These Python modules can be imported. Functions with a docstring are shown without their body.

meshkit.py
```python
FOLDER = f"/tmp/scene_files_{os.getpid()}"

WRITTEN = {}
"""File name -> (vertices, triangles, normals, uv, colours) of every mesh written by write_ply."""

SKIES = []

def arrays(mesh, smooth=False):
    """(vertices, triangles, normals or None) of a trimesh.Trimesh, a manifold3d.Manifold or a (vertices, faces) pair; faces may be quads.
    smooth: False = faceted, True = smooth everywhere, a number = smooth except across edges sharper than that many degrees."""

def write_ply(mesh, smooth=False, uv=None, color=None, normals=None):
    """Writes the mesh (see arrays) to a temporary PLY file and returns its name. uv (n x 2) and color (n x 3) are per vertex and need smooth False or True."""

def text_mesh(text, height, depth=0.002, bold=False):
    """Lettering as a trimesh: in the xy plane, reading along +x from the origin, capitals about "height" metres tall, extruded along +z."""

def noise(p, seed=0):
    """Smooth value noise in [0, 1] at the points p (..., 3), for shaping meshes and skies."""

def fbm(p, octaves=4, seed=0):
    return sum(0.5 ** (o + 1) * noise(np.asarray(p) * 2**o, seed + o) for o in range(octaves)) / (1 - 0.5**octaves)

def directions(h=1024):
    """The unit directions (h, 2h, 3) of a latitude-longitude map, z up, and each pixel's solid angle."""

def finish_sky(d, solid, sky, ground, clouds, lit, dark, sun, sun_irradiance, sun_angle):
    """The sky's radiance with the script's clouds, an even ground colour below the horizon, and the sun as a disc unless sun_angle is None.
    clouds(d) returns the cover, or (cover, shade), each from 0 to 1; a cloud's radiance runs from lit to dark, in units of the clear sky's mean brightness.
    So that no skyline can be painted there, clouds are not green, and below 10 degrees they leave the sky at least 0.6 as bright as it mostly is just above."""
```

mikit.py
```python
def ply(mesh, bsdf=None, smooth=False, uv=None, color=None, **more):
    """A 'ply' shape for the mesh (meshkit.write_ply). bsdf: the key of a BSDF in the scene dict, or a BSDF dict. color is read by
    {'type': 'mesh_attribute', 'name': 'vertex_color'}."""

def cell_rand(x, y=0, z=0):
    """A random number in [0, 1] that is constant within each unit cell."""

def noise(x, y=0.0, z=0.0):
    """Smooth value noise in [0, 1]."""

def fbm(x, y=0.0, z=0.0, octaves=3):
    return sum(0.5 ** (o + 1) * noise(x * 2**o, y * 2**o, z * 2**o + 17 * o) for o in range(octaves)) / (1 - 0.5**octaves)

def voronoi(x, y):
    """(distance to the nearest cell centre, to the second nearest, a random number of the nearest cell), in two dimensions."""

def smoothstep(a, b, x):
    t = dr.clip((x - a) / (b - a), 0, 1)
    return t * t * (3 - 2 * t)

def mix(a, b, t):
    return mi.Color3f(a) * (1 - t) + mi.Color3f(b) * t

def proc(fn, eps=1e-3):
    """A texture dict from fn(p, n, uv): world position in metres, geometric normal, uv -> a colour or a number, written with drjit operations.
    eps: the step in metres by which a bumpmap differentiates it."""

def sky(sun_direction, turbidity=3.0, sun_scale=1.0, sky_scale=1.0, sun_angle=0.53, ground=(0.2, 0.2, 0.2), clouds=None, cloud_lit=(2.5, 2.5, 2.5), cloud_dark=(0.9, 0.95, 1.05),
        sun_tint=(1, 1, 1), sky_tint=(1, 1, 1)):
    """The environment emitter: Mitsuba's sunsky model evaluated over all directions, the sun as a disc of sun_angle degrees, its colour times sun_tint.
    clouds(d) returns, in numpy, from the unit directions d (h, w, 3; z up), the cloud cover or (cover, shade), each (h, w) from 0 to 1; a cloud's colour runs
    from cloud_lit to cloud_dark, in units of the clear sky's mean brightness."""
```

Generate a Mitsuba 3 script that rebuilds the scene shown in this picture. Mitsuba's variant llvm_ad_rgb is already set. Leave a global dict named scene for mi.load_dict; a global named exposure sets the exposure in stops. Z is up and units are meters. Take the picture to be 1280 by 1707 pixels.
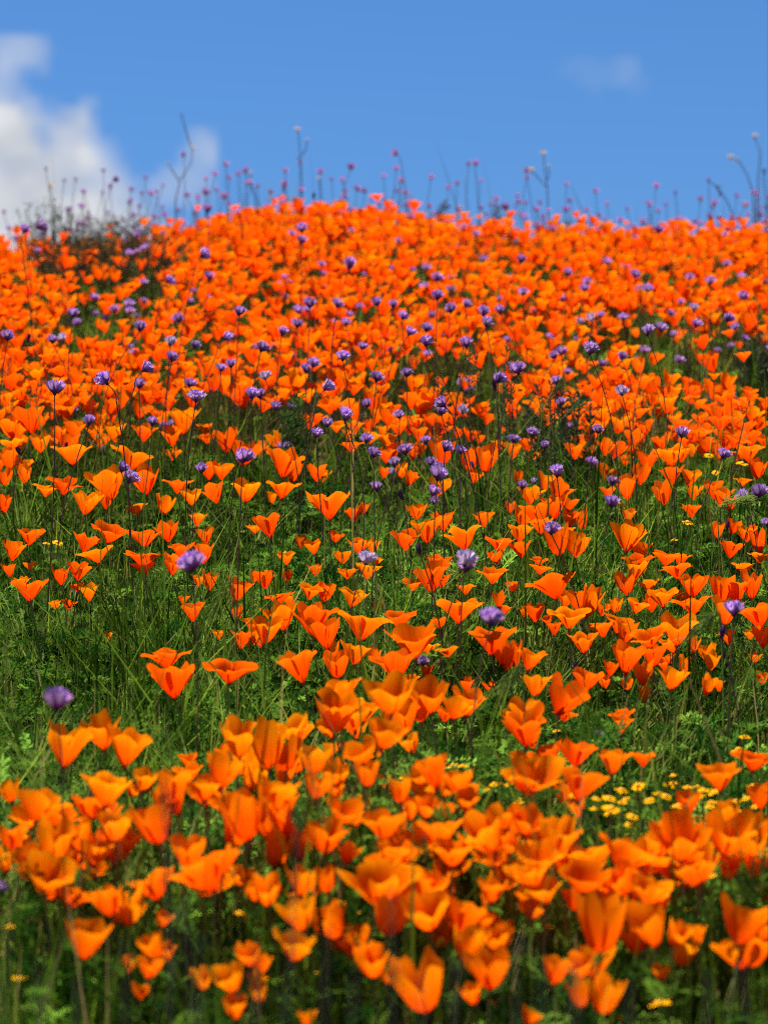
import math, random
import numpy as np, drjit as dr, mitsuba as mi, mikit, meshkit
from mikit import ply, proc, noise, fbm, smoothstep, mix, cell_rand
T = mi.ScalarTransform4f
rng = np.random.default_rng(11)
random.seed(11)
scene, labels = {}, {}

# ---------------------------------------------------------------- camera, sky, exposure
F, CX, CY, Z0 = 5327.0, 640.0, 853.5, 1.35          # focal length in photo pixels, centre, eye height
FOCUS, APERTURE = 5.2, 0.0072
scene['camera'] = {'type': 'thinlens', 'fov': math.degrees(2 * math.atan(640 / F)), 'fov_axis': 'x', 'aperture_radius': APERTURE, 'focus_distance': FOCUS,
                   'near_clip': 0.05, 'far_clip': 3000.0, 'to_world': T().look_at(origin=[0, 0, Z0], target=[0, 1, Z0], up=[0, 0, 1])}


def clouds(d):
    dy = np.maximum(d[..., 1], 1e-3)
    az = np.degrees(np.arctan2(d[..., 0], d[..., 1]))
    el = np.degrees(np.arcsin(d[..., 2]))
    p = np.stack([az * 1.1, el * 1.3, 0 * az], -1)
    wx, wy = (meshkit.fbm(p + 7.3, 4, 3) - .5) * 1.5, (meshkit.fbm(p + 31.7, 4, 5) - .5) * 1.3
    n = meshkit.fbm(p * 1.3 + 3.1, 4, 9)
    a, e = az + wx, el + wy

    def blob(a0, e0, ra, re, k):
        q = ((a - a0) / ra) ** 2 + ((e - e0) / re) ** 2
        return k * np.clip(1.3 - q, 0, 1) ** .8
    below = -((az + 6.9) * .663 + (el - 7.45) * .749) + 1.5 * (meshkit.fbm(p * 1.1 + 11.0, 5, 40) - .5) + .35 * (meshkit.fbm(p * 4.5, 3, 41) - .5)
    bank = np.clip((below + .55) / .95, 0, 1) * np.clip((az + 14) / 4, 0, 1) * np.clip((9.5 - el) / 1.5, 0, 1)
    c = np.maximum.reduce([bank, blob(-5.45, 6.35, .55, .75, .85), blob(-6.65, 8.2, .55, .34, .36), blob(-3.45, 6.3, .26, .5, .34), blob(-3.8, 5.7, .5, .4, .3),
                           blob(4.45, 7.75, .26, .24, .13), blob(3.7, 7.7, .6, .16, .06)])
    c = c * (0.70 + 0.72 * n)
    wide = np.stack([d[..., 0] / (d[..., 2] + .25), d[..., 1] / (d[..., 2] + .25), 0 * az], -1)
    far = np.clip((meshkit.fbm(wide * 1.6 + 5.0, 5, 21) - .56) * 4.0, 0, .8) * np.clip((np.abs(az) - 9) / 5, 0, 1)
    c = np.clip(np.maximum(c, far), 0, .95)
    return c, np.clip(.55 - 1.6 * (n - .45), 0, 1)


SUN = (-0.30, 0.22, 0.92)
scene['sky'] = mikit.sky(SUN, turbidity=2.2, clouds=clouds, sky_tint=(0.160, 0.295, 0.465), cloud_lit=(3.9, 3.9, 3.95), cloud_dark=(2.5, 2.65, 2.9), ground=(.12, .09, .03))
exposure = 2.88

# ---------------------------------------------------------------- materials
def rgb(*c): return {'type': 'rgb', 'value': list(c)}


def petal_fn(p, n, uv):                                 # uv.x = flower number + place across the petal, uv.y = base to rim
    i = dr.floor(uv.x)
    u = uv.x - i
    v = uv.y
    r1, r2 = cell_rand(i, 3, 1), cell_rand(i, 5, 2)
    r1 = dr.select(i > 50000, 0.55 + 0.45 * r1, r1)      # near bank petals tinted paler, bright sunlight put into their colour
    deep = mi.Color3f(0.78, 0.045, 0.001)
    mid = mi.Color3f(0.92, 0.110, 0.001)
    rim = mi.Color3f(0.96, 0.225, 0.003)
    c = mix(deep, mid, smoothstep(0.0, 0.45, v))
    c = mix(c, rim, smoothstep(0.40, 1.05, v))
    streak = noise(u * 46, v * 2.5, i * 1.7)
    c = c * (0.76 + 0.38 * streak)
    c = mi.Color3f(c.x, c.y * (0.68 + 0.75 * r1 * r1) * dr.select(i > 50000, 1.12, 1.0), c.z)  # extra green on the near bank belongs to its painted sunlit tint
    return c * (0.82 + 0.18 * r2)


def grass_fn(p, n, uv):
    i = dr.floor(uv.x)
    v = uv.y
    r1, r2 = cell_rand(i, 1, 7), cell_rand(i, 2, 9)
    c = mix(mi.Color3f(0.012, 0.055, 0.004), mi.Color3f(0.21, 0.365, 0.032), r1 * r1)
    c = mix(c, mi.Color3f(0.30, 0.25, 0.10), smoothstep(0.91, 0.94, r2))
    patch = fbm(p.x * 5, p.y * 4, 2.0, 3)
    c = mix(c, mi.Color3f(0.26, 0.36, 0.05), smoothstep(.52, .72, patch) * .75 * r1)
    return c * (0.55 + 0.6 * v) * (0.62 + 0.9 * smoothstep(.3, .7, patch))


def leaf_fn(p, n, uv):
    i = dr.floor(uv.x)
    r1 = cell_rand(i, 1, 3)
    r2 = cell_rand(i, 4, 3)
    c = mix(mi.Color3f(0.012, 0.066, 0.009), mi.Color3f(0.18, 0.36, 0.045), r1 * r1)
    patch = fbm(p.x * 6, p.y * 5, 7.0, 3)
    return c * (0.75 + 0.4 * r2) * (0.6 + 0.85 * smoothstep(.3, .7, patch))


def purple_fn(p, n, uv):
    i = dr.floor(uv.x)
    v = uv.y
    r1 = cell_rand(i, 1, 4)
    c = mix(mi.Color3f(0.17, 0.05, 0.26), mi.Color3f(0.56, 0.35, 0.80), smoothstep(0.15, 0.85, v))
    return mix(c * (0.55 + 0.7 * r1), mi.Color3f(0.62, 0.50, 0.78), smoothstep(.82, 1.0, cell_rand(dr.floor(i / 9), 2, 6)) * .5 * v)


def ground_fn(p, n, uv):
    a = fbm(p.x * 9, p.y * 9, 0, 4)
    b = noise(p.x * 70, p.y * 70, 3)
    c = mix(mi.Color3f(0.035, 0.040, 0.014), mi.Color3f(0.085, 0.066, 0.036), smoothstep(.35, .7, a))
    return c * (0.6 + 0.7 * b)


def thin(name, fn, trans, rough=.5, eta=1.35):
    scene[name] = {'type': 'principledthin', 'base_color': proc(fn) if callable(fn) else rgb(*fn), 'roughness': rough, 'diff_trans': trans, 'eta': eta}


thin('petal_mat', petal_fn, 1.0, .75, 1.15)
thin('grass_mat', grass_fn, 0.75, .22, 1.5)
thin('leaf_mat', leaf_fn, 0.5, .20, 1.5)
thin('purple_mat', purple_fn, 0.6, .6)
thin('pale_mat', (0.55, 0.46, 0.70), 0.6, .6)
thin('dark_purple_mat', (0.065, 0.028, 0.085), 0.2, .5)
thin('yellow_mat', (0.84, 0.43, 0.004), 0.5, .7, 1.15)
thin('pale_yellow_mat', (0.62, 0.55, 0.20), 0.6, .6)
thin('sage_mat', (0.052, 0.082, 0.042), 0.3, .6)
thin('dry_mat', (0.080, 0.072, 0.030), 0.3, .7)
thin('awn_mat', (0.21, 0.31, 0.07), 0.7, .35)
def solid(name, c, rough=.6):
    scene[name] = {'type': 'principled', 'base_color': rgb(*c), 'roughness': rough, 'specular': .3}
solid('stem_mat', (0.14, 0.17, 0.05))
solid('dark_stem_mat', (0.11, 0.070, 0.042))
solid('twig_mat', (0.10, 0.085, 0.055))
solid('stamen_mat', (0.85, 0.40, 0.02))
solid('disc_mat', (0.72, 0.36, 0.01), .8)
solid('receptacle_mat', (0.28, 0.10, 0.04))
scene['ground_mat'] = {'type': 'diffuse', 'reflectance': proc(ground_fn)}

# ---------------------------------------------------------------- terrain
from scipy.interpolate import PchipInterpolator
_cy = np.array([-400, -60, -10, 0, 2.0, 3.0, 3.3, 3.5, 3.9, 4.3, 4.8, 5.6, 6.6, 7.8, 9.3, 11, 12.5, 13.3, 14.0, 14.8, 17, 25, 60, 140, 600])
_cz = np.array([-30, -9, -2.6, -1.13, -.67, -.449, -.35, -.295, -.24, -.21, -.132, 0, .19, .371, .616, .894, 1.06, 1.115, 1.13, 1.09, .75, -.9, -8, -20, -22.])
_prof = PchipInterpolator(_cy, _cz)


def ground_z(x, y):
    x, y = np.asarray(x, float), np.asarray(y, float)
    z = Z0 + _prof(y) - .22
    z = z + .055 * np.exp(-((x - .0) / .20) ** 2 - ((y - 3.55) / .22) ** 2)              # the near bank
    far = np.clip((y - 8) / 5, 0, 1.2)
    z = z + far * (.085 * np.exp(-((x + .40) / .45) ** 2) - .05 * np.exp(-((x + 1.5) / .55) ** 2) + .03 * np.exp(-((x - .15) / .5) ** 2))
    near = np.exp(-(x / 8) ** 2 - ((y - 7) / 9) ** 2)
    z = z + near * .05 * (meshkit.fbm(np.stack([x * 1.9, y * 1.9, 0 * x], -1), 3, 2) - .5)
    z = z + (1 - near) * 1.2 * (meshkit.fbm(np.stack([x * .09, y * .09, 0 * x + 4], -1), 4, 6) - .5) * np.clip((np.abs(x) - 3) / 12, 0, 1)
    return z


def axis_steps(lo, hi, fine0, fine1, step):
    mid = np.arange(fine0, fine1 + 1e-6, step)
    out = lambda s, e: s + (e - s) * np.linspace(0, 1, 26)[1:] ** 3
    return np.concatenate([out(fine0, lo)[::-1], mid, out(fine1, hi)])


gx, gy = axis_steps(-400, 400, -4, 4, .06), axis_steps(-400, 600, 1, 18, .06)
X, Y = np.meshgrid(gx, gy)
gv = np.stack([X, Y, ground_z(X, Y)], -1).reshape(-1, 3)
fine = (np.abs(gv[:, 0]) < 4) & (gv[:, 1] > 1) & (gv[:, 1] < 18)
gv[fine, 2] += (rng.random(fine.sum()) - .5) * .012
i, j = np.meshgrid(np.arange(len(gy) - 1), np.arange(len(gx) - 1), indexing='ij')
q = i * len(gx) + j
gf = np.stack([q, q + 1, q + len(gx) + 1, q + len(gx)], -1).reshape(-1, 4)
scene['ground'] = ply((gv, gf), 'ground_mat', smooth=True)
labels['ground'] = {'label': 'brown earth of the flower covered hillside', 'kind': 'structure'}

# ---------------------------------------------------------------- helpers
def put(key, parts, bsdf, smooth=True):
    v = np.vstack([p[0] for p in parts])
    at = np.cumsum([0] + [len(p[0]) for p in parts])
    f = np.vstack([p[1] + a for p, a in zip(parts, at)])
    uv = np.vstack([p[2] for p in parts]) if len(parts[0]) > 2 else None
    scene[key] = ply((v, f), bsdf, smooth=smooth, uv=uv)


counts = {}
def numbered(name):
    n = counts.get(name, 0)
    counts[name] = n + 1
    return name if n == 0 else f'{name}_{n:03d}'


def sub(parent, name):
    return numbered(f'{parent}__{name}')


def tube(pts, r0, r1, sides=5):
    p = np.asarray(pts, float)
    r = np.linspace(r0, r1, len(p))
    t = np.gradient(p, axis=0)
    t /= np.linalg.norm(t, axis=1, keepdims=True) + 1e-12
    a = np.cross(t, [.3, 1, .05])
    a /= np.linalg.norm(a, axis=1, keepdims=True) + 1e-12
    b = np.cross(t, a)
    w = np.arange(sides) * 2 * np.pi / sides
    v = p[:, None] + r[:, None, None] * (np.cos(w)[None, :, None] * a[:, None] + np.sin(w)[None, :, None] * b[:, None])
    i, j = np.meshgrid(np.arange(len(p) - 1), np.arange(sides), indexing='ij')
    f = np.stack([i * sides + j, i * sides + (j + 1) % sides, (i + 1) * sides + (j + 1) % sides, (i + 1) * sides + j], -1).reshape(-1, 4)
    f = np.vstack([f[:, [0, 1, 2]], f[:, [0, 2, 3]]])
    return v.reshape(-1, 3), f


def bez(p0, p1, p2, n=6):
    t = np.linspace(0, 1, n)[:, None]
    return (1 - t) ** 2 * np.asarray(p0) + 2 * t * (1 - t) * np.asarray(p1) + t * t * np.asarray(p2)


def grid_faces(nu, nv):
    i, j = np.meshgrid(np.arange(nv - 1), np.arange(nu - 1), indexing='ij')
    q = (i * nu + j).ravel()
    return np.vstack([np.stack([q, q + 1, q + nu + 1], 1), np.stack([q, q + nu + 1, q + nu], 1)])


def rot_to(axis):
    """A rotation that takes z to AXIS."""
    z = np.asarray(axis, float) / np.linalg.norm(axis)
    x = np.cross([0, 1, 0], z)
    if np.linalg.norm(x) < 1e-3:
        x = np.array([1., 0, 0])
    x /= np.linalg.norm(x)
    return np.stack([x, np.cross(z, x), z], 1)


YS = np.arange(1.6, 14.4, .02)
def locate(px, py, d_size, h_want, h_sd, h_lo, h_hi, y_lo=2.6, y_hi=14.3, size_sd=.22):
    """The place on the hillside of what stands h_want above the ground in direction (px, py) and is about d_size away."""
    x, z = (px - CX) / F * YS, Z0 + (CY - py) / F * YS
    h = z - ground_z(x, YS)
    cost = (np.log(YS / d_size) / size_sd) ** 2 + ((h - h_want) / h_sd) ** 2
    cost += 400 * np.clip(h_lo - h, 0, 9) / .05 + 400 * np.clip(h - h_hi, 0, 9) / .05 + 1e5 * ((YS < y_lo) | (YS > y_hi))
    k = int(np.argmin(cost))
    return x[k], YS[k], z[k]


ONES = 'zero one two three four five six seven eight nine ten eleven twelve thirteen fourteen fifteen sixteen seventeen eighteen nineteen'.split()
TENS = 'x x twenty thirty forty fifty sixty seventy eighty ninety'.split()
def word(n):
    n = int(min(max(round(n), 0), 99))
    return ONES[n] if n < 20 else TENS[n // 10] + ('-' + ONES[n % 10] if n % 10 else '')


def where(px, py):
    return f'{word(px / 12.8)} percent across and {word(py / 17.07)} percent down'


used_labels = {}
def label(key, look, px, py, category, group, said=None):
    """look + where; if a neighbour has the same words, the place is told by halves."""
    t = said or f'{look}, {where(px, py)}'
    if t in used_labels:
        t = f'{look}, {word(px / 12.8)} and a half percent across, {word(py / 17.07)} percent down' if (px / 12.8) > round(px / 12.8) else f'{look}, just before {word(px / 12.8)} percent across, {word(py / 17.07)} percent down'
        k = 0
        while t in used_labels and k < 3:
            k += 1
            t = f'{["partly hidden", "overlapped", "crowded"][k - 1]} {look}, {where(px, py)}'
    used_labels[t] = key
    labels[key] = {'label': t, 'category': category, 'group': group}


def ray_px(p):
    return CX + F * p[0] / p[1], CY - F * (p[2] - Z0) / p[1]


# ---------------------------------------------------------------- what was measured: tiles of the photograph
TILE = {'A': (0, 680), 'B': (425, 680), 'C': (850, 680), 'D': (0, 940), 'E': (425, 940), 'F': (850, 940), 'G': (0, 1190), 'H': (425, 1190), 'I': (850, 1190), 'J': (0, 1447), 'K': (425, 1447), 'L': (850, 1447),
        'U': (0, 200), 'V': (425, 200), 'W': (850, 200), 'X': (0, 440), 'Y': (425, 440), 'Z': (850, 440)}
POPPIES = '''A 150 60 150 120;45 90 90 100;365 100 110 90;715 115 95 95;910 60 130 125;1120 160 110 110;45 250 90 100;360 230 170 95;25 345 60 80;120 330 60 80;540 375 180 140;660 250 160 120;720 365 130 120;1215 230 130 110;880 380 110 80;320 385 120 80;230 405 110 60;1060 425 110 90;950 440 90 75;1220 410 120 105;820 480 80 90;675 500 90 60;430 470 120 110;980 550 75 65;150 635 100 80;545 625 150 85;715 645 135 85;830 615 110 90 d;1020 635 80 70;425 665 120 90;480 730 150 70;70 705 100 95;710 745 150 80;900 705 110 80;1010 715 90 100;20 470 60 90 d;530 450 90 90;1035 310 90 80;1100 310 100 80;570 120 90 90;850 140 90 90;60 180 100 60;200 170 80 90;850 750 70 70;1265 600 70 40
B 145 270 135 140;190 320 60 100;305 320 95 80;140 400 130 95;85 445 40 50;65 580 110 115;370 480 205 135;480 190 95 60;405 90 75 55;495 103 50 40;660 160 90 70;1145 250 105 120;1065 260 90 110;930 215 110 120;815 205 60 60;490 525 75 70;540 500 40 50;800 515 90 70;850 605 130 120;930 560 105 95;1030 640 140 115;1135 550 85 70;750 655 115 95;515 680 95 75;585 685 60 70;288 690 75 65;230 670 40 60;155 745 70 60;435 740 75 60;1215 680 115 80;1195 740 70 60;910 390 100 90;770 350 70 70;640 320 50 50;725 305 60 80;885 755 70 50;945 760 60 45;1115 150 50 45;1265 490 40 60;1090 340 70 60;720 80 90 80;100 160 60 80;400 640 60 50;600 760 50 40
C 85 175 75 75;480 190 85 85;320 210 90 80;575 395 115 115;485 415 60 55;180 365 90 90;100 430 100 90;245 410 120 100;65 545 100 95;220 490 120 110;140 520 130 110;150 580 120 80;300 550 80 80;355 560 60 90;290 475 80 80;230 655 120 140;330 680 100 110;260 610 100 70;50 620 100 80;50 700 90 75;590 640 150 135;645 710 105 100;640 755 130 45;775 745 120 70;845 750 80 60;800 235 135 100;680 260 100 100;650 330 80 90;620 145 95 80;800 330 110 90;895 345 90 80;760 420 90 110;910 420 75 65;1010 400 90 90;1050 440 100 90;1155 365 70 40;1230 300 90 100;1180 220 120 90;1120 160 120 70;1030 220 60 90;1195 150 90 70;1090 470 80 80;1175 625 90 70;1095 700 100 80;1030 605 60 80 d;1110 590 70 70 d;1230 660 80 120;900 510 80 60;1240 740 90 50;40 340 30 50;145 760 60 40;590 530 60 60;400 170 50 80;900 210 60 60;940 130 90 60;670 90 80 70
D 45 30 60 60;150 10 50 35;145 125 140 110;110 85 60 50;300 55 75 85;390 35 90 85;440 140 75 80;385 115 60 40;340 200 65 50;275 200 35 35;715 20 100 75;860 15 80 70;1040 85 60 90;985 80 60 60;1180 135 105 110;955 235 95 90;910 175 50 30;825 470 165 95;860 575 185 165;1140 530 185 120;1265 65 40 50;1180 240 50 60;1085 350 35 35;1200 370 90 90;1255 360 60 90;1250 300 80 60;530 360 25 45
E 45 75 90 85;300 30 60 55;160 60 35 55;455 45 80 55;560 30 110 80;275 135 105 75;350 140 80 90;490 165 120 95;115 170 110 60;130 260 150 130;165 180 40 40;55 335 130 120;285 275 160 140;350 345 150 140;540 300 205 155;610 210 40 40;715 275 130 90;785 100 90 60;870 70 140 130;925 15 70 60;925 85 70 60;1010 225 180 130;1045 125 70 50;1180 55 105 80;915 290 60 55;1210 175 60 70;1240 225 50 40;1175 380 185 130;1240 460 110 130;785 395 235 140;705 500 180 140;860 420 90 60;215 510 150 150;385 420 60 80;405 500 110 120;500 440 120 110;590 455 50 60;770 580 70 50;1060 690 140 130;945 745 100 70;1050 600 60 60;1160 605 40 40;955 435 90 50;850 530 50 60;430 625 180 110 n;670 660 240 200 n;865 665 200 170 n;400 720 210 140 n;1250 755 50 40;20 390 30 40;1270 110 30 40
F 215 110 205 120;150 25 90 50;575 95 95 110;625 30 110 90;690 105 95 65;825 35 130 70;755 165 125 90;905 110 120 100;630 210 95 70;700 195 70 80;525 210 60 70;400 190 90 140;330 180 80 90;275 175 80 80;460 225 60 60;125 240 75 85;75 240 40 50;295 265 160 110;185 275 60 40;220 320 60 60;360 390 115 100;455 320 110 80;540 300 120 80;580 340 90 100;690 370 150 90;830 330 165 140;800 395 100 80;905 205 150 90;860 170 60 80;1055 120 110 130;1120 140 110 110;1200 100 90 130;1075 240 130 120;1230 250 170 130;1255 355 110 110;1190 350 50 40;580 470 140 150;710 455 115 105;660 540 100 110;500 520 70 70;910 400 50 80;980 440 70 80;1000 480 75 85;805 570 120 100;865 500 40 90;580 600 40 60;670 640 50 90 d;380 575 130 105;100 475 125 100;25 455 60 130;125 600 125 105;270 670 175 160;75 740 140 130;560 755 100 40;985 605 60 90;1035 605 60 40;1250 570 35 60;1215 465 40 40;1160 20 100 60;1080 360 70 70;15 110 35 50;470 590 50 50;790 470 40 40;760 500 30 40
G 330 155 210 205;500 100 160 150;630 165 175 180;530 375 235 185 n;195 460 240 160 n;45 385 100 115 n;1180 130 180 190 n;715 330 120 120 n;860 360 170 180 n;760 540 190 230 n;570 560 170 170 n;480 690 140 130 n;60 620 140 140 n;270 640 180 220 n;390 600 120 180 n;150 730 160 120 n;1110 290 180 160 n;1010 380 150 110 n;940 290 120 90 n;1200 500 230 280 n;930 690 170 160 n;1090 740 210 120 n;1250 320 90 150 n;660 380 60 80 n;20 730 80 140 n;310 730 120 100 n;930 230 80 50 d
H 60 160 160 240 n;190 80 180 140 n;400 30 170 150 n;150 200 150 180 n;290 230 150 160 n;310 360 130 140 n;20 310 100 180 n;110 410 180 180 n;130 520 110 190 nd;40 520 120 220 n;650 110 200 150 n;770 150 110 100 n;380 170 90 80 nd;460 180 50 90 n;880 290 150 170 n;1005 340 155 130 n;555 300 110 130 n;720 380 100 130 n;640 330 70 80 n;440 490 165 125 n;350 620 210 170 n;460 690 110 110 n;710 700 200 110 n;920 590 210 140 n;850 470 130 110 n;1050 440 110 120 n;1140 600 230 240 n;1240 520 120 120 n;640 560 190 150 nd;660 740 200 100 n;980 690 200 150 n;1260 650 80 100 n;410 380 70 120 n;770 470 80 140 n;540 470 60 130 n;1190 720 100 100 n;400 250 80 80 n
I 70 70 170 170;110 110 80 110;555 45 100 90;270 10 90 50;330 195 150 120;510 240 140 110;660 220 100 75;1040 315 175 125;1210 235 150 90;190 205 120 110;50 230 100 80;130 315 250 165 n;350 350 200 150 d;330 470 90 80;270 400 80 120 d;890 440 110 90;1240 410 100 110;80 540 150 160 n;240 620 180 200 n;570 710 260 150 n;400 710 200 120 n;850 640 260 220 n;1080 610 230 230 n;1250 560 80 150 n;1080 500 110 120 n;780 560 110 70 n;660 700 120 120 n;140 720 200 110 n;10 560 60 180 n;890 740 140 70 n;1100 740 110 80 n
J 240 50 250 170 n;1020 30 290 200 n;1255 115 80 110 n;535 165 150 170 n;655 215 110 190 n;430 360 215 205 n;810 255 60 90 n;755 390 105 130 n;745 500 110 110 n;830 420 50 90 n;640 480 60 40 n;1000 555 60 140 n;1230 440 120 130 n;1140 560 150 150 n;1165 695 110 130 n;700 610 40 60 n;1270 560 50 90 n
K 60 120 130 170 n;230 70 150 150 n;220 230 210 180 n;375 280 140 170 n;200 400 200 150 n;350 60 100 130 n;620 90 320 230 n;860 90 150 160 n;680 240 180 220 n;850 230 220 200 n;1040 250 180 160 n;1060 380 170 180 n;580 470 150 180 n;820 590 245 290 n;1160 510 220 210 n;1175 115 130 120 n;1200 360 140 120 nd;1075 630 110 110 n;660 540 60 90 n;30 480 60 120 n;460 380 60 110 n;1140 260 60 80 n;20 630 50 100 n;260 750 80 60 n
L 100 40 200 140 n;370 60 230 150 n;160 130 190 130 n;545 70 170 160 n;690 120 190 150 n;450 280 240 300 n;690 300 200 220 n;830 340 120 130 nd;930 325 85 90 n;1160 280 260 220 n;1120 440 100 110 n;920 40 190 120 n;1090 20 100 70 n;230 510 140 150 n;345 500 120 120 n;345 620 100 160 n;475 640 150 190 n;100 740 100 70 n;1260 310 60 110 n;1270 130 30 60 n;310 150 60 130 n;750 520 70 80 nd;95 200 60 80 nd'''
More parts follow.
